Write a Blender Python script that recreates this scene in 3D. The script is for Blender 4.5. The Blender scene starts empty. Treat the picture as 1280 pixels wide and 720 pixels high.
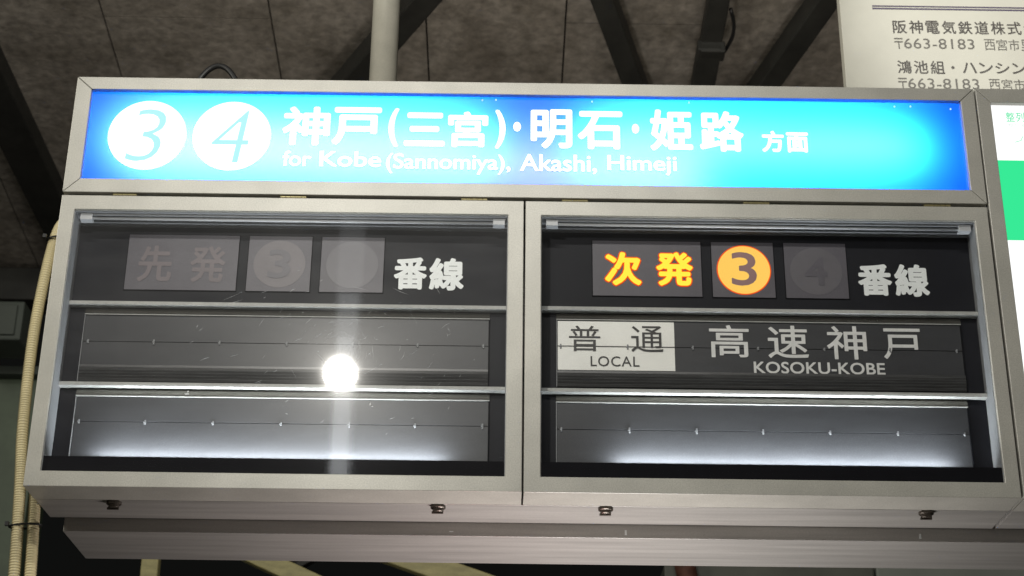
import bpy, bmesh, math, random
from mathutils import Vector, Matrix, Euler
random.seed(7)
S = bpy.context.scene
COL = S.collection
rad = math.radians

# ------------------------------------------------------------------ camera
cam = bpy.data.cameras.new('camera')
cam.sensor_width = 36.0
cam.lens = 2100.0 / 1280.0 * 36.0
cam.clip_start = 0.01
cam.clip_end = 500.0
cam.dof.use_dof = True
cam.dof.focus_distance = 3.3
cam.dof.aperture_fstop = 7.0
co = bpy.data.objects.new('camera', cam)
COL.objects.link(co)
P_, Y_, R_ = rad(24.331), rad(0.325), rad(0.6145)
fwd = Vector((math.sin(Y_) * math.cos(P_), math.cos(Y_) * math.cos(P_), math.sin(P_)))
rt = Vector((math.cos(Y_), -math.sin(Y_), 0.0))
up = rt.cross(fwd)
r2 = rt * math.cos(R_) + up * math.sin(R_)
u2 = up * math.cos(R_) - rt * math.sin(R_)
m = Matrix.Identity(4)
for i in range(3):
    m[i][0], m[i][1], m[i][2] = r2[i], u2[i], -fwd[i]
m[0][3], m[1][3], m[2][3] = 0.0, -3.0, 0.0
co.matrix_world = m
S.camera = co

# ------------------------------------------------------------------ world, view, lamps
W = bpy.data.worlds.new('World')
S.world = W
W.use_nodes = True
bg = W.node_tree.nodes['Background']
bg.inputs['Color'].default_value = (0.75, 0.78, 0.72, 1)
bg.inputs['Strength'].default_value = 0.006
S.view_settings.view_transform = 'Standard'
S.view_settings.look = 'None'
S.view_settings.exposure = 0.0
S.view_settings.gamma = 1.0
S.cycles.use_denoising = True
S.cycles.sample_clamp_indirect = 4.0
S.cycles.max_bounces = 10
S.cycles.transparent_max_bounces = 12


def lamp(name, kind, loc, power, color=(1, 1, 1), aim=None, size=None, radius=None, spread=None):
    l = bpy.data.lights.new(name, kind)
    l.energy = power
    l.color = color
    if radius is not None:
        l.shadow_soft_size = radius
    if size is not None:
        l.shape = 'RECTANGLE'
        l.size, l.size_y = size
    if spread is not None:
        l.spread = rad(spread)
    o = bpy.data.objects.new(name, l)
    COL.objects.link(o)
    o.location = loc
    if aim is not None:
        o.rotation_euler = (Vector(aim) - Vector(loc)).to_track_quat('-Z', 'Y').to_euler()
    return o


# the platform lamp in front of the board that mirrors in the left glass, and strips added behind it to mirror as a pale post's streak
lamp('platform_lamp', 'POINT', (-0.476, -1.6, 1.800), 48, (1.0, 0.97, 0.89), radius=0.042)
for w, h, zc, pw in ((0.046, 0.50, 1.72, 0.22), (0.062, 0.66, 1.79, 0.24), (0.080, 0.95, 1.92, 0.22)):
    lamp('streak_light', 'AREA', (-0.478, -1.68 - w, zc), pw, (0.95, 0.98, 1.0), aim=(-0.478, 0, zc), size=(w, h))
# row of platform tubes under the canopy
lamp('platform_tubes', 'AREA', (-0.35, -2.6, 3.06), 45, (1.0, 0.98, 0.92), aim=(-0.1, 0, 1.3), size=(2.2, 0.12))
# light thrown up from the platform (vending machine and poster cases below)
lamp('low_light_pink', 'AREA', (0.0, 0.24, 0.35), 0.8, (1.0, 0.47, 0.47), aim=(0.03, 0.2, 0.94), size=(0.10, 0.3))
lamp('low_light_white', 'AREA', (0.24, 0.24, 0.20), 9, (1.0, 0.98, 0.955), aim=(0.24, 0.2, 0.94), size=(0.35, 0.4))
lamp('left_lamp', 'AREA', (-3.2, -1.3, 2.7), 26, (1.0, 0.96, 0.84), aim=(-0.6, 0.2, 1.6), size=(0.12, 0.9))
sp = lamp('notice_lamp', 'SPOT', (1.45, -1.3, 3.05), 85, (1.0, 0.98, 0.92), aim=(1.22, 0.5, 2.38), radius=0.06)
sp.data.spot_size = rad(26)
sp.data.spot_blend = 0.6
# added fill, hidden behind the board, to brighten the canopy lining
lamp('canopy_fill', 'AREA', (0.3, 0.75, 1.90), 5.5, (1.0, 0.90, 0.76), aim=(0.3, 1.6, 3.0), size=(2.4, 0.3))
# tubes inside the header box
for x0, x1 in ((-0.765, -0.055), (0.175, 0.835)):
    lamp('header_tube', 'AREA', ((x0 + x1) / 2, 0.086, 1.692), 12, (1, 1, 1), aim=((x0 + x1) / 2, 0, 1.692), size=(x1 - x0, 0.022))
# tubes behind the black covers at the foot of each display
for x0, x1 in ((-0.770, -0.110), (0.220, 0.860)):
    lamp('foot_tube', 'AREA', ((x0 + x1) / 2, 0.043, 1.001), 4.6, (0.88, 0.95, 1.0), aim=((x0 + x1) / 2, 0.06, 1.022), size=(x1 - x0, 0.012))


# ------------------------------------------------------------------ materials
def nt(name):
    m = bpy.data.materials.new(name)
    m.use_nodes = True
    n = m.node_tree.nodes
    return m, n, m.node_tree.links, n['Principled BSDF']


def paint(name, c, rough=0.45, metal=0.0, var=0.10, scale=14.0, speck=0.0, bump=0.0, stretch=(1, 1, 1), spec=0.5, dirt=0.0):
    """painted or plain surface: colour broken by slow blotches and fine specks"""
    m, n, l, b = nt(name)
    tc = n.new('ShaderNodeTexCoord')
    mp = n.new('ShaderNodeMapping')
    mp.inputs['Scale'].default_value = stretch
    l.new(tc.outputs['Object'], mp.inputs['Vector'])
    a = n.new('ShaderNodeTexNoise')
    a.inputs['Scale'].default_value = scale
    a.inputs['Detail'].default_value = 6
    a.inputs['Roughness'].default_value = 0.6
    l.new(mp.outputs['Vector'], a.inputs['Vector'])
    rp = n.new('ShaderNodeMapRange')
    rp.inputs['From Min'].default_value = 0.3
    rp.inputs['From Max'].default_value = 0.7
    rp.inputs['To Min'].default_value = 1.0 - var
    rp.inputs['To Max'].default_value = 1.0 + var
    l.new(a.outputs['Fac'], rp.inputs['Value'])
    f = n.new('ShaderNodeTexNoise')
    f.inputs['Scale'].default_value = 420.0
    f.inputs['Detail'].default_value = 2
    l.new(tc.outputs['Object'], f.inputs['Vector'])
    rf = n.new('ShaderNodeMapRange')
    rf.inputs['From Min'].default_value = 0.3
    rf.inputs['From Max'].default_value = 0.7
    rf.inputs['To Min'].default_value = 1.0 - speck
    rf.inputs['To Max'].default_value = 1.0 + speck
    l.new(f.outputs['Fac'], rf.inputs['Value'])
    mu = n.new('ShaderNodeMath')
    mu.operation = 'MULTIPLY'
    l.new(rp.outputs[0], mu.inputs[0])
    l.new(rf.outputs[0], mu.inputs[1])
    if dirt:
        # scattered dark specks and rubbed marks
        dn = n.new('ShaderNodeTexNoise')
        dn.inputs['Scale'].default_value = 55.0
        dn.inputs['Detail'].default_value = 8
        dn.inputs['Roughness'].default_value = 0.75
        l.new(tc.outputs['Object'], dn.inputs['Vector'])
        dr = n.new('ShaderNodeMapRange')
        dr.inputs['From Min'].default_value = 0.66
        dr.inputs['From Max'].default_value = 0.76
        dr.inputs['To Min'].default_value = 1.0
        dr.inputs['To Max'].default_value = 1.0 - dirt
        l.new(dn.outputs['Fac'], dr.inputs['Value'])
        m2 = n.new('ShaderNodeMath')
        m2.operation = 'MULTIPLY'
        l.new(mu.outputs[0], m2.inputs[0])
        l.new(dr.outputs[0], m2.inputs[1])
        mu = m2
    vm = n.new('ShaderNodeVectorMath')
    vm.operation = 'SCALE'
    vm.inputs[0].default_value = c
    l.new(mu.outputs[0], vm.inputs['Scale'])
    l.new(vm.outputs[0], b.inputs['Base Color'])
    b.inputs['Roughness'].default_value = rough
    b.inputs['Metallic'].default_value = metal
    b.inputs['Specular IOR Level'].default_value = spec
    if bump:
        bp = n.new('ShaderNodeBump')
        bp.inputs['Strength'].default_value = bump
        bp.inputs['Distance'].default_value = 0.002
        l.new(a.outputs['Fac'], bp.inputs['Height'])
        l.new(bp.outputs[0], b.inputs['Normal'])
    return m


def glow(name, c, s):
    m, n, l, b = nt(name)
    e = n.new('ShaderNodeEmission')
    e.inputs['Color'].default_value = (*c, 1)
    e.inputs['Strength'].default_value = s
    l.new(e.outputs[0], n['Material Output'].inputs['Surface'])
    return m


def backlit(name, c):
    """sheet of translucent acrylic lit by the tubes behind it"""
    m, n, l, b = nt(name)
    t = n.new('ShaderNodeBsdfTranslucent')
    t.inputs['Color'].default_value = (*c, 1)
    g = n.new('ShaderNodeBsdfGlossy')
    g.inputs['Roughness'].default_value = 0.15
    mx = n.new('ShaderNodeMixShader')
    mx.inputs[0].default_value = 0.03
    l.new(t.outputs[0], mx.inputs[1])
    l.new(g.outputs[0], mx.inputs[2])
    l.new(mx.outputs[0], n['Material Output'].inputs['Surface'])
    return m


def glass(name, dust_sheen, haze):
    """thin pane: clear, mirror-like by Fresnel, with a dusty film that also paints in a pale reflection"""
    m, n, l, b = nt(name)
    t = n.new('ShaderNodeBsdfTransparent')
    g = n.new('ShaderNodeBsdfGlossy')
    g.inputs['Roughness'].default_value = 0.040
    fr = n.new('ShaderNodeFresnel')
    ge = n.new('ShaderNodeNewGeometry')
    ir = n.new('ShaderNodeMapRange')          # a thin pane reflects alike from both sides
    ir.inputs['To Min'].default_value = 1.5
    ir.inputs['To Max'].default_value = 1.0 / 1.5
    l.new(ge.outputs['Backfacing'], ir.inputs['Value'])
    l.new(ir.outputs[0], fr.inputs['IOR'])
    mx = n.new('ShaderNodeMixShader')
    l.new(fr.outputs[0], mx.inputs[0])
    l.new(t.outputs[0], mx.inputs[1])
    l.new(g.outputs[0], mx.inputs[2])
    h = n.new('ShaderNodeBsdfGlossy')
    h.inputs['Roughness'].default_value = 0.19
    mh = n.new('ShaderNodeMixShader')
    mh.inputs[0].default_value = haze
    l.new(mx.outputs[0], mh.inputs[1])
    l.new(h.outputs[0], mh.inputs[2])
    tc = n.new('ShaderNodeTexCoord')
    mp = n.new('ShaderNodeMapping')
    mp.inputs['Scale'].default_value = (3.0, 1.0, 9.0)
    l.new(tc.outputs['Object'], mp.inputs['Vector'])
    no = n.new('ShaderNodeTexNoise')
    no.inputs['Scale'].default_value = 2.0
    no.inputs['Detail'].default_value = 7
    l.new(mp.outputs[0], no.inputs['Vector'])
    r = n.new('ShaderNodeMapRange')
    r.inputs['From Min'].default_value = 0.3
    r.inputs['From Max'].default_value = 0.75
    r.inputs['To Min'].default_value = dust_sheen * 0.4
    r.inputs['To Max'].default_value = dust_sheen * 1.6
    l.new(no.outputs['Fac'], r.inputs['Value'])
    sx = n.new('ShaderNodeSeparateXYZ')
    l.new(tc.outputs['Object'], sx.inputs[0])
    zr = n.new('ShaderNodeMapRange')  # film grows denser upward, standing in for a pale reflection in the pane
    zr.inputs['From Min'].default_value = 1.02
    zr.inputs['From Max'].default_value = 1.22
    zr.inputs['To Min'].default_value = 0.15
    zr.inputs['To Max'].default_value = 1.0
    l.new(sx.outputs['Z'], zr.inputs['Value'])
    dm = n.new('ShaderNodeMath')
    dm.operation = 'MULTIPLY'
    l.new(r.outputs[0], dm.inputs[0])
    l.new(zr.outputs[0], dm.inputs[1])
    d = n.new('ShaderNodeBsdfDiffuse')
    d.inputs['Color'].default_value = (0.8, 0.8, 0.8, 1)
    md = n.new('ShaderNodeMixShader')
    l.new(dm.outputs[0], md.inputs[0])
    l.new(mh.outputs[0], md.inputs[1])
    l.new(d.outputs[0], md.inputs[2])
    l.new(md.outputs[0], n['Material Output'].inputs['Surface'])
    return m


def canopy_mat():
    """mottled mineral boards with dark joints every half metre"""
    m, n, l, b = nt('canopy_lining')
    tc = n.new('ShaderNodeTexCoord')
    a = n.new('ShaderNodeTexNoise')
    a.inputs['Scale'].default_value = 6.0
    a.inputs['Detail'].default_value = 10
    a.inputs['Roughness'].default_value = 0.72
    l.new(tc.outputs['Object'], a.inputs['Vector'])
    cr = n.new('ShaderNodeValToRGB')
    e = cr.color_ramp.elements
    e[0].position, e[0].color = 0.30, (0.125, 0.110, 0.086, 1)
    e[1].position, e[1].color = 0.72, (0.330, 0.300, 0.258, 1)
    l.new(a.outputs['Fac'], cr.inputs['Fac'])
    v = n.new('ShaderNodeTexNoise')
    v.inputs['Scale'].default_value = 34.0
    v.inputs['Detail'].default_value = 5
    l.new(tc.outputs['Object'], v.inputs['Vector'])
    mv = n.new('ShaderNodeMapRange')
    mv.inputs['From Min'].default_value = 0.3
    mv.inputs['From Max'].default_value = 0.7
    mv.inputs['To Min'].default_value = 0.72
    mv.inputs['To Max'].default_value = 1.25
    l.new(v.outputs['Fac'], mv.inputs['Value'])
    vm = n.new('ShaderNodeVectorMath')
    vm.operation = 'SCALE'
    l.new(cr.outputs['Color'], vm.inputs[0])
    l.new(mv.outputs[0], vm.inputs['Scale'])
    l.new(vm.outputs[0], b.inputs['Base Color'])
    b.inputs['Roughness'].default_value = 0.95
    bp = n.new('ShaderNodeBump')
    bp.inputs['Strength'].default_value = 0.35
    bp.inputs['Distance'].default_value = 0.01
    l.new(v.outputs['Fac'], bp.inputs['Height'])
    l.new(bp.outputs[0], b.inputs['Normal'])
    return m


CREAM = paint('cream_enamel', (0.440, 0.428, 0.382), 0.36, 0.1, 0.12, 7.0, 0.13, dirt=0.55)
BRUSHED = paint('champagne_metal', (0.425, 0.408, 0.382), 0.38, 0.35, 0.16, 5.0, 0.06, dirt=0.4, stretch=(0.6, 9, 9))
GREYMET = paint('grey_metal', (0.20, 0.205, 0.21), 0.55, 0.1, 0.10, 20.0, 0.05)
RAIL = paint('rail_metal', (0.36, 0.36, 0.34), 0.55, 0.0, 0.12, 30.0, 0.10)
GLOSSRAIL = paint('bright_strip', (0.12, 0.115, 0.10), 0.25, 0.7, 0.10, 20.0, 0.05)
WHITEMET = paint('white_lacquer', (0.44, 0.45, 0.46), 0.35, 0.0, 0.04, 20.0, 0.03)
BLACK = paint('black_felt', (0.006, 0.006, 0.008), 0.8, 0.0, 0.1, 30.0, 0.1, spec=0.1)
DARKGAP = paint('dark_gap', (0.010, 0.010, 0.009), 0.9, spec=0.1)
PLATE = paint('charcoal_plate', (0.010, 0.0105, 0.014), 0.5, 0.0, 0.12, 16.0, 0.12, spec=0.14)
FLAP = paint('flap_plastic', (0.044, 0.045, 0.048), 0.36, 0.0, 0.10, 10.0, 0.10, stretch=(1, 1, 3), spec=0.3)
FLAPEDGE = paint('flap_edges', (0.060, 0.060, 0.060), 0.32, 0.2, 0.35, 40.0, 0.1, stretch=(0.4, 3, 8))
WINDOW = paint('frosted_window', (0.096, 0.090, 0.104), 0.40, 0.0, 0.14, 9.0, 0.06, spec=0.3)
GHOST_RED = paint('faded_red_ink', (0.116, 0.093, 0.101), 0.45)
GHOST_PALE = paint('faded_pale_ink', (0.120, 0.106, 0.115), 0.45)
GHOST_DARK = paint('faded_dark_ink', (0.090, 0.084, 0.098), 0.45)
SIGNWHITE = paint('white_vinyl', (0.82, 0.85, 0.84), 0.45, 0.0, 0.05, 30.0, 0.04)
LABELWHITE = paint('white_flap', (0.82, 0.82, 0.77), 0.40, 0.0, 0.05, 12.0, 0.04)
GREYWHITE = paint('grey_white_ink', (0.66, 0.66, 0.64), 0.45, 0.0, 0.08, 30.0, 0.05)
INK = paint('dark_ink', (0.030, 0.028, 0.026), 0.5)
BRASS = paint('dull_brass', (0.30, 0.26, 0.13), 0.40, 0.5, 0.15, 60.0, 0.1)
LOCKMET = paint('old_lock_metal', (0.10, 0.085, 0.07), 0.35, 0.6, 0.3, 90.0, 0.2)
BLUE = backlit('blue_backlit_acrylic', (0.0065, 0.115, 0.80))
LITWHITE = glow('lit_white', (1, 1, 1), 1.5)
LITCYAN = glow('lit_cyan', (0.50, 0.96, 0.98), 1.0)
LEDYELLOW = glow('lit_yellow', (1.0, 0.76, 0.06), 1.2)
LEDAMBER = glow('lit_amber', (1.0, 0.60, 0.115), 1.05)
LEDRIM = glow('lit_orange_rim', (1.0, 0.10, 0.010), 0.95)
LITPANEL = glow('lit_sheet', (1.0, 1.0, 0.99), 1.2)
LITGREEN = glow('lit_green', (0.040, 0.83, 0.31), 1.0)
LITMINT = glow('lit_mint', (0.16, 0.80, 0.42), 1.0)
LITGREY = glow('lit_pale_grey', (0.72, 0.82, 0.78), 1.0)
GLASS_L = glass('dusty_sheen_glass', 0.022, 0.0042)
GLASS_R = glass('clearer_glass', 0.004, 0.0012)
BOARD = paint('cream_board', (0.70, 0.685, 0.59), 0.5, 0.0, 0.09, 4.0, 0.02)
PURPLE = paint('purple_ink', (0.075, 0.055, 0.11), 0.5)
BROWNINK = paint('brown_ink', (0.055, 0.045, 0.035), 0.5)
GREYINK = paint('grey_ink', (0.13, 0.12, 0.10), 0.5)
STEEL = paint('sooty_steel', (0.020, 0.020, 0.017), 0.6, 0.0, 0.3, 12.0, 0.2, bump=0.3)
POLE = paint('cream_pole_paint', (0.46, 0.44, 0.37), 0.25, 0.0, 0.10, 12.0, 0.04, bump=0.1)
CONDUIT = paint('cream_plastic', (0.58, 0.50, 0.29), 0.45, 0.0, 0.08, 20.0, 0.03)
RUBBER = paint('black_rubber', (0.014, 0.014, 0.014), 0.45)
GREENP = paint('green_paint', (0.060, 0.085, 0.050), 0.5, 0.0, 0.3, 7.0, 0.1)
GREENGREY = paint('grey_green_paint', (0.045, 0.055, 0.045), 0.6, 0.0, 0.15, 6.0, 0.05)
TIMBER = paint('yellowed_paint', (0.42, 0.38, 0.17), 0.5, 0.0, 0.25, 12.0, 0.1, stretch=(1, 4, 4))
CONCRETE = paint('concrete', (0.24, 0.23, 0.21), 0.9, 0.0, 0.2, 2.0, 0.1)
SCRATCH = paint('scratched_glass', (0.55, 0.56, 0.56), 0.5)
LINING = canopy_mat()


# ------------------------------------------------------------------ helpers
def tag(o, label=None, cat=None, group=None, kind=None):
    for k, v in (('label', label), ('category', cat), ('group', group), ('kind', kind)):
        if v:
            o[k] = v
    return o


def thing(name, loc=(0, 0, 0)):
    o = bpy.data.objects.new(name, None)
    o.empty_display_size = 0.1
    o.location = loc
    COL.objects.link(o)
    return o


def link(name, me, mat, parent=None, bevel=0.0, smooth=False):
    o = bpy.data.objects.new(name, me)
    me.materials.append(mat)
    COL.objects.link(o)
    if parent is not None:
        o.parent = parent
        bpy_loc = parent
        off = Vector((0, 0, 0))
        while bpy_loc is not None:
            off += bpy_loc.location
            bpy_loc = bpy_loc.parent
        o.location = -off
    if smooth:
        for p in me.polygons:
            p.use_smooth = True
    if bevel:
        b = o.modifiers.new('bevel', 'BEVEL')
        b.width = bevel
        b.segments = 2
        b.limit_method = 'ANGLE'
        b.angle_limit = rad(40)
    return o


class MB:
    """collects shapes given in world coordinates into one mesh"""

    def __init__(s):
        s.b = bmesh.new()

    def box(s, x0, x1, y0, y1, z0, z1):
        v = [s.b.verts.new((x, y, z)) for x in (x0, x1) for y in (y0, y1) for z in (z0, z1)]
        for f in ((0, 1, 3, 2), (4, 6, 7, 5), (0, 4, 5, 1), (2, 3, 7, 6), (0, 2, 6, 4), (1, 5, 7, 3)):
            s.b.faces.new([v[i] for i in f])
        return s

    def sheet(s, x0, x1, y, z0, z1):
        s.b.faces.new([s.b.verts.new(c) for c in ((x0, y, z0), (x1, y, z0), (x1, y, z1), (x0, y, z1))])
        return s

    def ring(s, x0, x1, z0, z1, ix0, ix1, iz0, iz1, y0, y1):
        o = [(x0, z0), (x1, z0), (x1, z1), (x0, z1)]
        i = [(ix0, iz0), (ix1, iz0), (ix1, iz1), (ix0, iz1)]
        v = [[s.b.verts.new((x, y, z)) for x, z in q] for y in (y0, y1) for q in (o, i)]
        for k in range(4):
            j = (k + 1) % 4
            s.b.faces.new((v[0][k], v[0][j], v[1][j], v[1][k]))
            s.b.faces.new((v[2][j], v[2][k], v[3][k], v[3][j]))
            s.b.faces.new((v[0][j], v[0][k], v[2][k], v[2][j]))
            s.b.faces.new((v[1][k], v[1][j], v[3][j], v[3][k]))
        return s

    def prism(s, front, y0, y1):
        """polygon of (x, z) between two depths"""
        a = [s.b.verts.new((x, y0, z)) for x, z in front]
        c = [s.b.verts.new((x, y1, z)) for x, z in front]
        n = len(front)
        s.b.faces.new(a)
        s.b.faces.new(c[::-1])
        for i in range(n):
            j = (i + 1) % n
            s.b.faces.new((a[j], a[i], c[i], c[j]))
        return s

    def profile(s, yz, x0, x1):
        """closed (y, z) section run along x"""
        a = [s.b.verts.new((x0, y, z)) for y, z in yz]
        c = [s.b.verts.new((x1, y, z)) for y, z in yz]
        n = len(yz)
        s.b.faces.new(a)
        s.b.faces.new(c[::-1])
        for i in range(n):
            j = (i + 1) % n
            s.b.faces.new((a[j], a[i], c[i], c[j]))
        return s

    def bar(s, p, q, w, h, upv=(0, 0, 1)):
        p, q = Vector(p), Vector(q)
        d = (q - p).normalized()
        sd = d.cross(Vector(upv)).normalized()
        un = sd.cross(d)
        vs = [s.b.verts.new(e + sd * a * w / 2 + un * c * h / 2) for e in (p, q) for a, c in ((-1, -1), (1, -1), (1, 1), (-1, 1))]
        for f in ((3, 2, 1, 0), (4, 5, 6, 7), (0, 1, 5, 4), (1, 2, 6, 5), (2, 3, 7, 6), (3, 0, 4, 7)):
            s.b.faces.new([vs[i] for i in f])
        return s

    def tube(s, pts, radii, n=16, cap=True):
        rings = []
        ref = Vector((0.3, 1.0, 0.2)).normalized()
        for i, p in enumerate(pts):
            p = Vector(p)
            d = (Vector(pts[min(i + 1, len(pts) - 1)]) - Vector(pts[max(i - 1, 0)])).normalized()
            a = d.cross(ref).normalized()
            c = a.cross(d)
            r = radii[i] if hasattr(radii, '__len__') else radii
            rings.append([s.b.verts.new(p + (a * math.cos(2 * math.pi * k / n) + c * math.sin(2 * math.pi * k / n)) * r) for k in range(n)])
        for i in range(len(rings) - 1):
            for k in range(n):
                s.b.faces.new((rings[i][k], rings[i][(k + 1) % n], rings[i + 1][(k + 1) % n], rings[i + 1][k]))
        if cap:
            s.b.faces.new(rings[0][::-1])
            s.b.faces.new(rings[-1])
        return s

    def disc(s, cx, cz, r, y0, y1, n=64, rx=None):
        rx = rx or r
        return s.prism([(cx + rx * math.cos(2 * math.pi * k / n), cz + r * math.sin(2 * math.pi * k / n)) for k in range(n)], y0, y1)

    def done(s, name, mat, parent=None, bevel=0.0, smooth=False):
        bmesh.ops.recalc_face_normals(s.b, faces=s.b.faces[:])
        me = bpy.data.meshes.new(name)
        s.b.to_mesh(me)
        s.b.free()
        return link(name, me, mat, parent, bevel, smooth)


def mitred(x0, x1, z0, z1, ix0, ix1, iz0, iz1, y0, y1, gap=0.0006):
    """four mitred lengths of a picture-frame section"""
    g = gap
    b = MB()
    b.prism([(x0 + g, z1), (x1 - g, z1), (ix1 - g, iz1), (ix0 + g, iz1)], y0, y1)
    b.prism([(x0 + g, z0), (ix0 + g, iz0), (ix1 - g, iz0), (x1 - g, z0)], y0, y1)
    b.prism([(x0, z0 + g), (x0, z1 - g), (ix0, iz1 - g), (ix0, iz0 + g)], y0, y1)
    b.prism([(x1, z0 + g), (ix1, iz0 + g), (ix1, iz1 - g), (x1, z1 - g)], y0, y1)
    return b


def lettering(name, items, y, mat, parent, offset=0.0, thick=0.0006, shear=0.0, spacing=1.0, res=4):
    """items: (text, x0, x1, z0, z1), each fitted to its rectangle, facing the platform; one mesh.
    offset is the extra stroke weight: the outline is spread by overlaying shifted sheets"""
    bm = bmesh.new()
    for s, x0, x1, z0, z1 in items:
        cu = bpy.data.curves.new('t', 'FONT')
        cu.body = s
        cu.offset = min(offset, 0.0)
        cu.shear = shear
        cu.space_character = spacing
        cu.resolution_u = res
        o = bpy.data.objects.new('t', cu)
        COL.objects.link(o)
        dg = bpy.context.evaluated_depsgraph_get()
        me = bpy.data.meshes.new_from_object(o.evaluated_get(dg))
        bpy.data.objects.remove(o)
        bpy.data.curves.remove(cu)
        base = [v.co.copy() for v in me.vertices]
        ax, bx = min(v.x for v in base), max(v.x for v in base)
        az, bz = min(v.y for v in base), max(v.y for v in base)
        e = max(offset, 0.0) * min((z1 - z0) / (bz - az), (x1 - x0) / (bx - ax))
        shifts = [(0.0, 0.0)]
        if e > 0:
            shifts += [(e * math.cos(k * math.pi / 4), e * math.sin(k * math.pi / 4)) for k in range(8)]
        for n, (sx, sz) in enumerate(shifts):
            for v, c in zip(me.vertices, base):
                v.co = (x0 + e + (c.x - ax) / (bx - ax) * (x1 - x0 - 2 * e) + sx,
                        y - thick - 0.000012 * n,
                        z0 + e + (c.y - az) / (bz - az) * (z1 - z0 - 2 * e) + sz)
            bm.from_mesh(me)
        bpy.data.meshes.remove(me)
    bm.normal_update()
    me = bpy.data.meshes.new(name)
    bm.to_mesh(me)
    bm.free()
    return link(name, me, mat, parent)


# ------------------------------------------------------------------ setting
fl = MB().box(-60, 60, -60, 60, -1.80, -1.65).done('platform_floor', CONCRETE)
tag(fl, kind='structure')

K, SL = 3.2, 0.12                                   # canopy lining: z = K - SL*y


def roof_z(y, drop=0.0):
    return K - drop - SL * y


roof = thing('canopy_roof', (0, 1.5, 3.0))
tag(roof, 'brown grey mottled lining of the platform canopy above and behind the board', 'canopy roof')
seams = [-3.56, -2.98, -2.42, -1.86, -1.298, -0.759, -0.260, 0.189, 0.70, 1.22, 1.76, 2.30, 2.86, 3.4]
b = MB()
for i in range(len(seams) - 1):
    x0, x1 = seams[i] + 0.0028, seams[i + 1] - 0.0028
    cuts = [-0.2, 1.30 + 0.14 * ((i * 5) % 3), 3.25]
    for j in range(2):
        y0, y1 = cuts[j] + 0.002, cuts[j + 1] - 0.002
        b.profile([(y0, roof_z(y0)), (y1, roof_z(y1)), (y1, roof_z(y1) + 0.03), (y0, roof_z(y0) + 0.03)], x0, x1)
b.done('lining_boards', LINING, roof)
MB().profile([(-0.2, roof_z(-0.2) + 0.032), (3.25, roof_z(3.25) + 0.032), (3.25, roof_z(3.25) + 0.09), (-0.2, roof_z(-0.2) + 0.09)], -3.6, 3.4).done('roof_deck', STEEL, roof)


def brace(p, q, w, label, h=0.07):
    p, q = Vector(p), Vector(q)
    d = (q - p).normalized()
    o = MB().bar(p - d * 0.55, q + d * 0.75, w, h).done('roof_brace', STEEL, None, 0.006)
    return tag(o, label, 'roof brace', 'dark steel braces under the canopy')


brace((-0.268, 1.353, 2.938), (-0.502, 1.738, 2.891), 0.085, 'dark steel roof brace passing behind the cream pole')
brace((0.300, 1.341, 2.939), (0.420, 1.735, 2.892), 0.070, 'dark steel roof brace leaning left at its top, right of the cream pole')
brace((0.972, 1.327, 2.941), (0.850, 1.737, 2.891), 0.075, 'dark steel roof brace beside the cream notice board')
brace((-1.685, 1.80, 2.870), (-1.655, 2.55, 2.790), 0.13, 'broad dark roof brace at the far left beside the corner of the sign')
hp = thing('hanger_bar', (0.65, 1.33, 2.94))
tag(hp, 'near upright dark hanger bar with a bolted clamp, between the two slanting braces', 'hanger bar')
MB().bar((0.650, 0.95, 2.985), (0.647, 1.62, 2.905), 0.066, 0.05).done('bar', STEEL, hp, 0.004)
MB().bar((0.640, 1.50, 2.885), (0.640, 2.1, 2.815), 0.075, 0.04).box(0.612, 0.690, 1.50, 1.56, 2.86, 2.90).done('clamp', STEEL, hp, 0.004)
wire = []
for k in range(13):
    t = k / 12
    wire.append((0.690 + 0.022 * math.sin(t * math.pi), 1.36 + 0.22 * t, 2.925 - 0.026 * t))
MB().tube(wire, 0.006, 8).done('wire', RUBBER, hp, 0, True)
eb = MB().box(-3.4, 3.4, 3.05, 3.20, 2.66, 2.80).done('eave_beam', STEEL, None, 0.006)
tag(eb, 'dark steel beam along the low edge of the canopy, at the far left', 'beam')
# things at the far left
col = thing('steel_column', (-1.62, 2.2, -1.65))
tag(col, 'dark green painted steel column at the far left behind the cream conduits', 'column')
MB().box(-1.70, -1.515, 2.20, 2.23, -1.65, 2.00).box(-1.70, -1.68, 2.23, 2.40, -1.65, 2.00).box(-1.535, -1.515, 2.23, 2.40, -1.65, 2.00).done('shaft', GREENP, col, 0.004)
MB().box(-1.75, -1.50, 2.16, 2.44, 2.00, 2.03).done('cap_plate', GREENGREY, col, 0.004)
pb = thing('switch_box', (-1.60, 2.02, 2.08))
tag(pb, 'small grey green metal box at the left edge, above the green column', 'box')
MB().box(-1.74, -1.535, 1.95, 2.12, 2.035, 2.17).done('box_body', GREENGREY, pb, 0.006)
MB().box(-1.72, -1.555, 1.942, 1.951, 2.05, 2.155).done('lid', GREENGREY, pb, 0.003)
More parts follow.
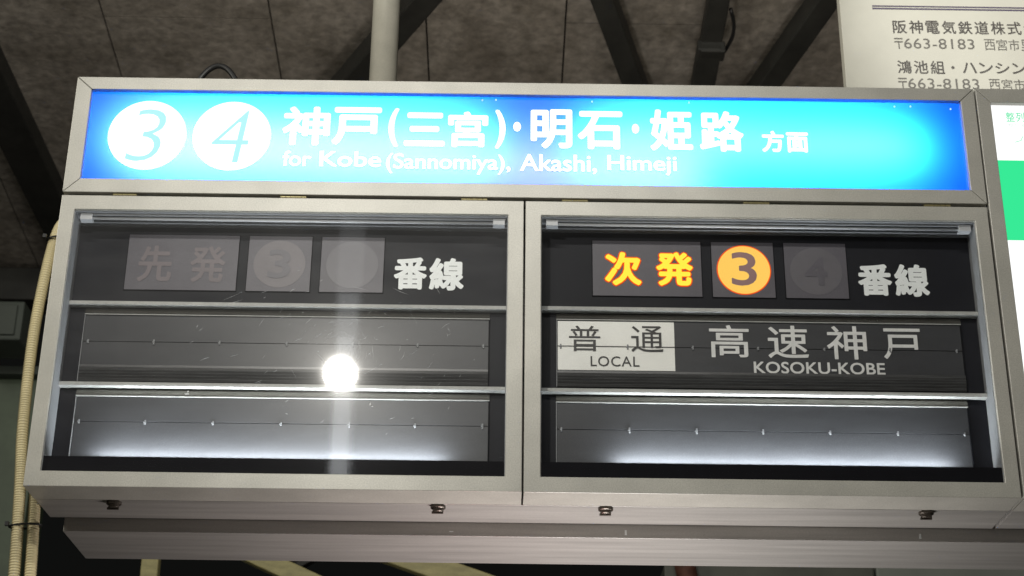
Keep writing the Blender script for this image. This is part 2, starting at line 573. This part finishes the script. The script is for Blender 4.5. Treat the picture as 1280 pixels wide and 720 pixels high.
# struts and pipes seen under the bottom bar
for p, q, w, mat, lab, nm in (
        ((-1.06, 2.0, 1.6), (-1.055, 2.0, 0.9), 0.052, TIMBER, 'short upright cream strut under the left part of the bottom bar', 'strut'),
        ((-0.98, 2.0, 1.46), (-0.40, 2.0, 1.20), 0.055, TIMBER, 'slanting dull cream strut under the bar, left of the yellowish one', 'strut'),
        ((-0.55, 2.0, 1.445), (0.12, 2.0, 1.215), 0.070, TIMBER, 'slanting yellowish strut under the middle of the bottom bar', 'strut'),
        ((-0.78, 2.1, 1.25), (-0.45, 2.1, 1.46), 0.022, STEEL, 'thin dark rod crossing behind the cream struts under the bar', 'rod')):
    o = MB().bar(p, q, w, 0.04, (0, 1, 0)).done(nm, mat, None, 0.003)
    tag(o, lab, nm)
o = MB().box(-1.03, -0.86, 2.2, 2.3, 1.10, 1.335).done('equipment_box', paint('dark_teal', (0.03, 0.10, 0.075), 0.5), None, 0.01)
tag(o, 'dark teal box under the left end of the bottom bar', 'box')
o = MB().box(0.50, 1.140, 2.0, 2.2, 1.10, 1.345).done('duct_box', paint('dull_grey_green', (0.10, 0.105, 0.085), 0.6, var=0.25, scale=6), None, 0.006)
tag(o, 'dull dark grey box under the right part of the bottom bar', 'box')
o = MB().box(1.146, 1.80, 2.0, 2.2, 1.10, 1.352).done('duct_box', paint('grey_green_sheet', (0.21, 0.23, 0.20), 0.6, var=0.15, scale=4), None, 0.006)
tag(o, 'paler grey green box at the right corner under the bottom bar', 'box')
o = MB().tube([(0.53, 1.97, 1.50), (0.575, 1.97, 1.25), (0.58, 1.97, 1.10)], 0.032, 14).done('rusty_pipe', paint('rust', (0.10, 0.035, 0.02), 0.7, var=0.4, scale=30), None, 0, True)
tag(o, 'rusty brown pipe end under the bar in front of the dark grey box', 'pipe')

# ------------------------------------------------------------------ the departure board
X0, X1, Z0, Z1 = -0.8872, 0.9714, 0.9409, 1.8244
bd = thing('departure_board', (0.04, 0.1, Z0))
tag(bd, 'cream framed train departure board with lit blue header over two glass doors of flap rows', 'departure board')

sh = MB()
sh.box(X0 + .003, X1 - .003, 0.021, 0.205, 1.817, 1.8235)            # top
sh.box(X0 + .002, X1 - .002, 0.086, 0.205, Z0 + .0005, Z0 + .007)    # bottom
sh.box(X0 + .003, X0 + .009, 0.086, 0.205, Z0 + .007, 1.817)
sh.box(X1 - .009, X1 - .003, 0.086, 0.205, Z0 + .007, 1.817)
sh.box(X0 + .003, X0 + .009, 0.021, 0.086, 1.562, 1.817)
sh.box(X1 - .009, X1 - .003, 0.021, 0.086, 1.562, 1.817)
sh.box(X0 + .009, X1 - .009, 0.196, 0.205, Z0 + .007, 1.817)         # back
sh.box(X0 + .009, X1 - .009, 0.030, 0.196, 1.556, 1.562)             # shelf
sh.done('cabinet_shell', BRUSHED, bd, 0.0008)
MB().box(X0 + .010, X1 - .010, 0.012, 0.0295, 1.545, 1.5585).done('gap_seal', DARKGAP, bd)

IX0, IX1, IZ0, IZ1 = -0.8551, 0.9416, 1.5872, 1.7955
hf = mitred(X0, X1, 1.5560, Z1, IX0, IX1, IZ0, IZ1, 0.0, 0.020).done('header_frame', CREAM, bd, 0.0012)
MB().box(X0 + .004, X1 - .004, 0.0202, 0.0208, 1.5575, IZ0 - .002).box(X0 + .004, IX0 - .002, 0.0202, 0.0208, IZ0 - .002, IZ1 + .002) \
    .box(IX1 + .002, X1 - .004, 0.0202, 0.0208, IZ0 - .002, IZ1 + .002).box(X0 + .004, X1 - .004, 0.0202, 0.0208, IZ1 + .002, 1.8165).done('joint_backing', DARKGAP, bd)
hp_ = MB().sheet(IX0 - .0005, IX1 + .0005, 0.012, IZ0 - .0005, IZ1 + .0005).done('header_panel', BLUE, bd)

HY = 0.0115
for cx, cz, dx0, dx1, ch in ((-0.7330, 1.6945, -0.7730, -0.6970, '3'), (-0.5600, 1.6952, -0.6000, -0.5240, '4')):
    MB().disc(cx, cz, 0.0800, HY - .0008, HY + .0008).done('number_disc', LITWHITE, hp_)
    lettering('numeral', [(ch, dx0, dx1, 1.633, 1.7545)], HY - .0010, LITCYAN, hp_, offset=-0.016, shear=0.14)
lettering('destination_lettering', [
    ('神', -0.4578, -0.3600, 1.6750, 1.7665), ('戸', -0.3560, -0.2550, 1.6770, 1.7665),
    ('(', -0.2405, -0.2190, 1.6735, 1.7655), ('三', -0.2075, -0.1240, 1.6765, 1.7560), ('宮', -0.1180, -0.0355, 1.6755, 1.7600),
    (')', -0.0215, 0.0005, 1.6735, 1.7650), ('・', 0.0160, 0.0320, 1.7140, 1.7370),
    ('明', 0.0520, 0.1375, 1.6750, 1.7680), ('石', 0.1480, 0.2410, 1.6750, 1.7650), ('・', 0.2600, 0.2750, 1.7130, 1.7360),
    ('姫', 0.2970, 0.3850, 1.6735, 1.7710), ('路', 0.3990, 0.4900, 1.6735, 1.7690)], HY, LITWHITE, hp_, offset=0.031)
lettering('small_lettering', [('方', 0.5260, 0.5720, 1.6740, 1.7240), ('面', 0.5765, 0.6220, 1.6740, 1.7210)], HY, LITWHITE, hp_, offset=0.036)
lettering('roman_lettering', [
    ('for', -0.4525, -0.3940, 1.6265, 1.6625), ('Kobe', -0.3775, -0.2520, 1.6265, 1.6625), ('(Sannomiya),', -0.2420, 0.0115, 1.6130, 1.6600),
    ('Akashi,', 0.0305, 0.1870, 1.6165, 1.6620), ('Himeji', 0.2085, 0.3500, 1.6160, 1.6620)], HY, LITWHITE, hp_, offset=0.019)
CHIP = glow('lit_chip', (0.65, 0.92, 1.0), 1.0)
for x, z in ((-0.0485, 1.7880), (-0.0203, 1.7890), (0.1789, 1.7880), (0.3798, 1.7890), (0.8062, 1.7860), (0.8395, 1.7868), (0.9222, 1.7820)):
    MB().disc(x, z, 0.0022, HY - .0002, HY + .0008, 10, 0.0018).done('paint_chip', CHIP, hp_)

YP = 0.060


def ridged(x0, x1, z0, z1, y, bulge, n):
    """the bundled lower edges of a flap stack: a bulging run of thin steps"""
    pts = []
    for k in range(n):
        for e in (0.05, 0.85):
            t = (k + e) / n
            yy = y - bulge * math.sin(math.pi * min(1, 0.15 + t)) - (0.0012 if e < 0.5 else 0)
            pts.append((yy, z1 + (z0 - z1) * t))
    pts += [(y + 0.003, z0), (y + 0.003, z1)]
    return MB().profile(pts, x0, x1)


def door(dx0, dx1, a0, a1, glassmat):
    """one door: enamel frame with glass, hinges"""
    zt, zb = 1.5171, 0.9711
    d = MB().ring(dx0, dx1, Z0, 1.5488, a0, a1, zb, zt, 0.0, 0.083).done('door', CREAM, bd, 0.0013)
    MB().box(a0 - .0005, a0 + .0012, 0.006, 0.0595, zb + .001, zt - .001).box(a1 - .0012, a1 + .0005, 0.006, 0.0595, zb + .001, zt - .001) \
        .box(a0 + .0012, a1 - .0012, 0.006, 0.0595, zt - .0014, zt + .0005).done('inner_lining', GREYMET, d)
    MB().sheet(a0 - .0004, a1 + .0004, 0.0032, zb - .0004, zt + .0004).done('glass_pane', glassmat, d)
    return d


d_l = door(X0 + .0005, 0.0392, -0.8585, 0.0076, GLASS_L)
d_r = door(0.0424, X1 - .0015, 0.0741, 0.9426, GLASS_R)
for dr, xs in ((d_l, ((-0.786, -0.738), (-0.450, -0.398), (-0.087, -0.034))), (d_r, ((0.115, 0.168), (0.480, 0.533), (0.844, 0.898)))):
    for h0, h1 in xs:
        q = (h1 - h0) / 5
        b = MB()
        for k in range(5):
            b.tube([(h0 + q * k + .0004, 0.0045, 1.5524), (h0 + q * (k + 1) - .0004, 0.0045, 1.5524)], 0.0026, 10)
        b.done('hinge', BRASS, dr, 0, False)

# scratches wiped into the left pane round the lamp's mirror image
sc = MB()
for k in range(130):
    an = random.uniform(0, 2 * math.pi)
    rr = 0.03 + 0.20 * random.random() ** 1.2
    cx, cz = -0.315 + rr * math.cos(an) * 1.3, 1.225 + rr * math.sin(an) * 0.8
    if not (-0.85 < cx < 0.0 and 1.02 < cz < 1.40):
        continue
    ln = random.choice((0.005, 0.008, 0.012, 0.02, 0.034)) * random.uniform(0.7, 1.3)
    ta = an + math.pi / 2 + random.uniform(-0.35, 0.35) if random.random() < 0.55 else random.uniform(0.3, 1.0)
    w = random.uniform(0.00006, 0.00024)
    dx, dz = math.cos(ta) * ln / 2, math.sin(ta) * ln / 2
    nx, nz = -math.sin(ta) * w, math.cos(ta) * w
    q = random.uniform(-10, 10)
    bx, bz = nx * q, nz * q
    sc.prism([(cx - dx, cz - dz), (cx + bx - nx, cz + bz - nz), (cx + dx, cz + dz), (cx + bx + nx, cz + bz + nz)], 0.0027, 0.00295)
for cx, cz, w, h in ((-0.600, 1.128, 0.010, 0.003), (-0.598, 1.133, 0.004, 0.004), (-0.250, 1.112, 0.003, 0.006), (-0.246, 1.107, 0.004, 0.002)):
    sc.prism([(cx - w / 2, cz), (cx - w / 5, cz - h / 2), (cx + w / 2, cz - h / 4), (cx + w / 4, cz + h / 2)], 0.0027, 0.00295)
sc.done('scratches', SCRATCH, d_l)


def display(a0, a1, lit):
    """charcoal plate with three indicator windows and the lettering of the top row"""
    p = MB().box(a0 - .0004, a1 + .0004, YP, YP + .006, 0.9725, 1.5168).done('display_panel', PLATE, bd)
    return p


pl_l = display(-0.8585, 0.0076, False)
pl_r = display(0.0741, 0.9426, True)


def window(par, x0, x1, z0=1.3690, z1=1.4905):
    t = 0.0016
    w = MB().box(x0, x1, YP - .0022, YP + .001, z0, z1).done('indicator_window', WINDOW, par)
    MB().box(x0 - t, x1 + t, YP - .0016, YP + .001, z0 - t, z0 - .0002).box(x0 - t, x1 + t, YP - .0016, YP + .001, z1 + .0002, z1 + t) \
        .box(x0 - t, x0 - .0002, YP - .0016, YP + .001, z0, z1).box(x1 + .0002, x1 + t, YP - .0016, YP + .001, z0, z1).done('window_rim', BLACK, par)
    return w


WY = YP - .0022
for x0, x1 in ((-0.7560, -0.5340), (-0.5135, -0.3870), (-0.3670, -0.2410)):
    window(pl_l, x0, x1)
for x0, x1 in ((0.1790, 0.3975), (0.4190, 0.5440), (0.5658, 0.6908)):
    window(pl_r, x0, x1)
lettering('platform_lettering', [('番', -0.2200, -0.1535, 1.3768, 1.4480), ('線', -0.1490, -0.0790, 1.3758, 1.4475)], YP - .0005, SIGNWHITE, pl_l, offset=0.034)
lettering('platform_lettering', [('番', 0.7115, 0.7800, 1.3765, 1.4465), ('線', 0.7850, 0.8545, 1.3755, 1.4470)], YP - .0005, SIGNWHITE, pl_r, offset=0.034)
lettering('unlit_lettering', [('先', -0.7330, -0.6650, 1.3860, 1.4660), ('発', -0.6290, -0.5580, 1.3860, 1.4660)], WY, GHOST_RED, pl_l, offset=0.022)
MB().disc(-0.4500, 1.4290, 0.0520, WY - .0004, WY + .001).done('unlit_disc', GHOST_PALE, pl_l)
lettering('unlit_numeral', [('3', -0.4730, -0.4270, 1.3970, 1.4610)], WY - .0004, GHOST_DARK, pl_l, offset=0.02)
MB().disc(-0.3040, 1.4290, 0.0520, WY - .0003, WY + .001).done('unlit_disc', paint('fainter_ink', (0.098, 0.092, 0.105), 0.45), pl_l)
MB().disc(0.6285, 1.4285, 0.0520, WY - .0003, WY + .001).done('unlit_disc', paint('faint_ink', (0.103, 0.096, 0.108), 0.45), pl_r)
lettering('unlit_numeral', [('4', 0.6050, 0.6510, 1.3970, 1.4600)], WY - .0003, WINDOW, pl_r, offset=0.02)
T1, T2 = ('次', 0.2035, 0.2770, 1.3910, 1.4650), ('発', 0.3065, 0.3805, 1.3915, 1.4660)
lettering('glowing_rim', [('次', 0.2010, 0.2795, 1.3885, 1.4675), ('発', 0.3040, 0.3830, 1.3890, 1.4685)], WY, LEDRIM, pl_r, offset=0.058, thick=0.0004)
lettering('lit_lettering', [T1, T2], WY - .0005, LEDYELLOW, pl_r, offset=0.032)
MB().disc(0.4830, 1.4290, 0.0548, WY - .0004, WY + .001).done('glowing_rim', LEDRIM, pl_r)
MB().disc(0.4830, 1.4290, 0.0525, WY - .0010, WY + .001).done('lit_disc', LEDAMBER, pl_r)
lettering('numeral', [('3', 0.4575, 0.5085, 1.3935, 1.4680)], WY - .0012, paint('violet_grey_ink', (0.29, 0.165, 0.16), 0.5), pl_r, offset=0.012)


def rail(a0, a1, z):
    MB().profile([(YP - .016, z - .0036), (YP - .0162, z), (YP - .016, z + .0036), (YP - .010, z + .0046), (YP - .0005, z + .0046), (YP - .0005, z - .0046), (YP - .010, z - .0046)],
                 a0 + .0015, a1 - .0015).done('divider_rail', RAIL, bd, 0, False)


def cell(c0, c1, zt, zm, zl, zb, hooks, writing=None):
    """one row of split flaps: hood strip, upper and lower flap leaves, bundled edges, hooks on the split"""
    f = MB().box(c0 + .002, c1 - .002, YP - .0030, YP - .0004, zm + .0006, zt - .0022).box(c0 + .002, c1 - .002, YP - .0024, YP - .0004, zl, zm - .0006) \
        .done('flap_row', FLAP, bd)
    ridged(c0 + .002, c1 - .002, zb, zl - .0006, YP - .0030, 0.0045, 6).done('flap_edges', FLAPEDGE, f)
    MB().box(c0, c1, YP - .0060, YP - .0004, zt - .0018, zt).done('cell_lip', RAIL, f)
    MB().box(c0, c0 + .0013, YP - .0048, YP - .0004, zb, zt - .0020).done('cell_edge', GREYMET, f)
    MB().box(c1 - .0014, c1, YP - .0048, YP - .0004, zb, zt - .0020).done('cell_edge', BLACK, f)
    MB().profile([(YP - .0058, zt + .0012), (YP - .0012, zt + .0150), (YP - .0006, zt + .0150), (YP - .0006, zt + .0012)], c0, c1).done('hood_strip', GLOSSRAIL, f)
    for x in hooks:
        x += random.uniform(-.0012, .0012)
        q = random.uniform(0.6, 1.0)
        MB().box(x - .0016, x + .0016, YP - .0046, YP - .0024, zm - .0065 * q, zm + .0050 * q).box(x - .0030, x + .0004, YP - .0050, YP - .0026, zm - .0020, zm + .0005).done('hook', GREYMET, f, 0.0004)
    return f


HL = (-0.8130, -0.6850, -0.5555, -0.4248, -0.2942, -0.1661, -0.0370)
HR = (0.1150, 0.2453, 0.3749, 0.5035, 0.6341, 0.7638, 0.8935)
rail(-0.8585, 0.0076, 1.3335)
rail(-0.8585, 0.0076, 1.1625)
rail(0.0741, 0.9426, 1.3345)
rail(0.0741, 0.9426, 1.1615)
cell(-0.8260, -0.0260, 1.3140, 1.2560, 1.2065, 1.1720, HL)
cell(-0.8240, -0.0240, 1.1425, 1.0895, 1.0160, 0.9900, HL)
fr_ = cell(0.1060, 0.9075, 1.3155, 1.2585, 1.2065, 1.1730, HR)
cell(0.1050, 0.9040, 1.1415, 1.0855, 1.0160, 0.9900, HR)
MB().box(0.1086, 0.3385, YP - .0034, YP - .0028, 1.2592, 1.3118).box(0.1086, 0.3385, YP - .0030, YP - .0022, 1.2085, 1.2578).done('white_label', LABELWHITE, fr_)
lettering('train_type_lettering', [('普', 0.1306, 0.1925, 1.2480, 1.3020), ('通', 0.2530, 0.3165, 1.2475, 1.3030)], YP - .0036, INK, fr_, offset=0.002)
lettering('roman_lettering', [('LOCAL', 0.1728, 0.2685, 1.2165, 1.2378)], YP - .0033, INK, fr_, offset=0.004, spacing=1.08)
lettering('destination_lettering', [('高', 0.4075, 0.4860, 1.2385, 1.3075), ('速', 0.5225, 0.6025, 1.2385, 1.3080),
                                    ('神', 0.6390, 0.7180, 1.2375, 1.3085), ('戸', 0.7500, 0.8250, 1.2395, 1.3050)], YP - .0032, GREYWHITE, fr_, offset=0.010)
lettering('roman_lettering', [('KOSOKU-KOBE', 0.4925, 0.7500, 1.2060, 1.2310)], YP - .0028, GREYWHITE, fr_, offset=0.018, spacing=1.02)
# the split between the two leaves shows across the writing
MB().box(0.1086, 0.3385, YP - .0044, YP - .0036, 1.2579, 1.2591).done('split_line', INK, fr_)

for a0, a1 in ((-0.8585, 0.0076), (0.0741, 0.9426)):
    MB().box(a0 + .0013, a1 - .0013, 0.0065, 0.0110, 0.9705, 1.0022).done('lamp_cover', BLACK, bd)
    t = MB().box(a0 + .014, a1 - .004, 0.014, 0.034, 1.5118, 1.5160).done('lamp_tray', GREYMET, bd)
    MB().tube([(a0 + .028, 0.0215, 1.5075), (a1 - .030, 0.0215, 1.5075)], 0.0030, 14).done('lamp_tube', WHITEMET, t, 0, True)
    for s0 in (a0 + .010, a1 - .030):
        MB().box(s0, s0 + .024, 0.013, 0.030, 1.5010, 1.5145).done('lamp_socket', WHITEMET, t, 0.0008)
    MB().box(a0 + .0013, a1 - .0013, 0.040, 0.0598, 1.5085, 1.5156).done('lamp_baffle', GREYMET, bd)
for x in (-0.737, -0.119, 0.201, 0.814):
    b = MB()
    b.tube([(x, 0.096, 0.9415), (x, 0.096, 0.9365), (x, 0.096, 0.9350)], (0.0145, 0.0145, 0.0120), 20)
    b.tube([(x, 0.096, 0.9352), (x, 0.096, 0.9300), (x, 0.096, 0.9285)], (0.0105, 0.0105, 0.0080), 18)
    b.box(x - .0120, x + .0100, 0.0935, 0.0985, 0.9262, 0.9300)
    k = b.done('door_lock', LOCKMET, bd, 0.0004)
MB().box(-0.8575, 2.3, 0.2065, 0.408, 0.9137, 1.02).done('mounting_beam', BRUSHED, bd, 0.0015)
for x0, x1, z0, z1 in ((0.245, 0.249, 0.920, 0.930), (0.825, 0.829, 0.920, 0.930), (-0.10, -0.092, 0.922, 0.924)):
    MB().box(x0, x1, 0.2060, 0.2066, z0, z1).done('paint_chip', SIGNWHITE, bd)

# ------------------------------------------------------------------ the neighbouring lit board
nb = thing('guide_board', (1.3, 0.1, Z0))
tag(nb, 'cream framed lit white board with a green band, cut by the right edge', 'lit sign')
mitred(0.9746, 1.75, Z0, Z1 + .001, 1.0035, 1.72, 0.975, 1.7925, 0.0, 0.083).done('frame', CREAM, nb, 0.0012)
MB().box(0.9766, 1.748, 0.085, 0.205, Z0 + .001, Z1 - .001).done('case', BRUSHED, nb, 0.001)
lp_ = MB().box(1.003, 1.7205, 0.012, 0.016, 0.9745, 1.793).done('lit_panel', LITPANEL, nb)
MB().box(1.0036, 1.7195, 0.0112, 0.013, 1.4810, 1.6625).done('green_band', LITGREEN, nb)
lettering('green_lettering', [('整', 1.0350, 1.0530, 1.7535, 1.7760), ('列', 1.0560, 1.0735, 1.7535, 1.7760), ('乗', 1.0770, 1.0950, 1.7535, 1.7760), ('車', 1.0980, 1.1160, 1.7535, 1.7760)],
          0.0118, LITMINT, nb, offset=0.01)
lettering('small_lettering', [('整列乗車', 1.0370, 1.0900, 1.7400, 1.7490)], 0.0118, LITGREY, nb)
MB().prism([(1.0480, 1.7060), (1.0600, 1.7100), (1.0640, 1.7190), (1.0655, 1.7190), (1.0610, 1.7092), (1.0480, 1.7048)], 0.0112, 0.013).done('drawn_line', LITMINT, nb)

# ------------------------------------------------------------------ the cream notice board behind
BY = 0.50
no = thing('notice_board', (1.2, BY, 2.0))
tag(no, 'cream notice board with dark lettering and purple double rule, above the right corner', 'notice board')
MB().box(0.8250, 1.75, BY, BY + 0.03, 1.95, 2.55).done('board', BOARD, no, 0.002)
MB().box(0.9055, 1.70, BY - .0006, BY + .001, 2.3610, 2.3650).box(0.9055, 1.70, BY - .0006, BY + .001, 2.3535, 2.3580).done('double_rule', PURPLE, no)


def chars(s, x, pitch, w, z0, z1):
    return [(c, x + i * pitch, x + i * pitch + w, z0 + (0.003 if c in '・ンハシ' else 0), z1 - (0.004 if c in 'ンハシ' else 0)) for i, c in enumerate(s) if c != '・']


lettering('company_lettering', chars('阪神電気鉄道株式会社', 0.9516, 0.0404, 0.0345, 2.2840, 2.3220), BY, BROWNINK, no, offset=0.014)
lettering('company_lettering', chars('鴻池組', 0.9535, 0.0404, 0.0345, 2.1690, 2.2065), BY, BROWNINK, no, offset=0.014)
lettering('company_lettering', [('・', 1.0850, 1.0930, 2.1835, 2.1920)] + chars('ハンシン建設', 1.1120, 0.0404, 0.0345, 2.1690, 2.2065), BY, BROWNINK, no, offset=0.014)
for z0 in (2.2395, 2.1255):
    lettering('address_lettering', [('〒', 0.9520, 0.9730, z0, z0 + .031), ('663-8183', 0.9755, 1.1480, z0 + .001, z0 + .0305)], BY, GREYINK, no, offset=0.002, spacing=1.05)
    lettering('address_lettering', chars('西宮市里中町', 1.1730, 0.0300, 0.0262, z0 - .001, z0 + .031), BY, GREYINK, no, offset=0.002)

# ------------------------------------------------------------------ pole, cable, conduits
po = thing('support_pole', (-0.268, 0.15, 1.824))
tag(po, 'round cream steel pole rising from the top of the blue sign', 'pole')
MB().tube([(-0.268, 0.15, 1.835), (-0.268, 0.15, 3.15)], 0.0300, 32).done('shaft', POLE, po, 0, True)
MB().tube([(-0.268, 0.15, 1.8237), (-0.268, 0.15, 1.836)], 0.052, 32).done('flange', POLE, po, 0.001)
pts = []
for k in range(25):
    t = k / 24
    pts.append((-0.690 + 0.125 * t, 0.15 - 0.03 * t, 1.822 + 0.116 * math.sin(math.pi * t) ** 0.55))
cb = MB().tube(pts, 0.0062, 10).done('cable', RUBBER, None, 0, True)
tag(cb, 'short black cable loop over the top edge of the sign, left of the pole', 'cable')


def smooth_path(ctrl, step):
    out = []
    P = [Vector(ctrl[0])] + [Vector(c) for c in ctrl] + [Vector(ctrl[-1])]
    for i in range(1, len(P) - 2):
        a, b_, c, d = P[i - 1], P[i], P[i + 1], P[i + 2]
        n = max(2, int((c - b_).length / step))
        for k in range(n):
            t = k / n
            out.append(0.5 * ((2 * b_) + (c - a) * t + (2 * a - 5 * b_ + 4 * c - d) * t * t + (3 * b_ - a - 3 * c + d) * t ** 3))
    out.append(P[-1])
    return out


def conduit(ctrl, label):
    pts = smooth_path(ctrl, 0.0013)
    rad_ = [0.0118 if (k // 2) % 2 == 0 else 0.0104 for k in range(len(pts))]
    o = MB().tube(pts, rad_, 12).done('flexible_conduit', CONDUIT, None, 0, True)
    return tag(o, label, 'conduit', 'corrugated cream conduits at the left of the board')


conduit([(-0.80, 0.24, 1.86), (-0.868, 0.232, 1.72), (-0.915, 0.19, 1.60), (-0.936, 0.16, 1.53), (-0.948, 0.145, 1.33), (-0.944, 0.140, 1.12), (-0.932, 0.140, 0.97), (-0.921, 0.14, 0.80), (-0.915, 0.14, 0.60)],
        'outer corrugated cream conduit, the one farther from the board')
conduit([(-0.78, 0.24, 1.80), (-0.848, 0.232, 1.68), (-0.900, 0.19, 1.57), (-0.912, 0.16, 1.49), (-0.9135, 0.150, 1.30), (-0.9135, 0.145, 1.12), (-0.9045, 0.150, 0.97), (-0.892, 0.145, 0.80), (-0.886, 0.145, 0.60)],
        'inner corrugated cream conduit, running close along the board edge')


def tie(x0, x1, yc, z, label, th):
    b = MB()
    ring = []
    n = 28
    for k in range(n + 1):
        a = 2 * math.pi * k / n
        ring.append(((x0 + x1) / 2 + (x1 - x0) / 2 * math.cos(a), yc + th * math.sin(a), z + 0.002 * math.cos(a)))
    b.tube(ring, 0.0022, 6, False)
    b.box(x0 - .004, x0 + .003, yc - th - .003, yc - th + .004, z - .004, z + .004)
    o = b.done('cable_tie', RUBBER)
    return tag(o, label, 'cable tie')


tie(-0.952, -0.897, 0.157, 1.525, 'black cable tie round the conduits beside the top left of the left glass door', 0.016)
tie(-0.944, -0.883, 0.1425, 0.905, 'black cable tie round both conduits below the bottom left corner of the board', 0.0155)
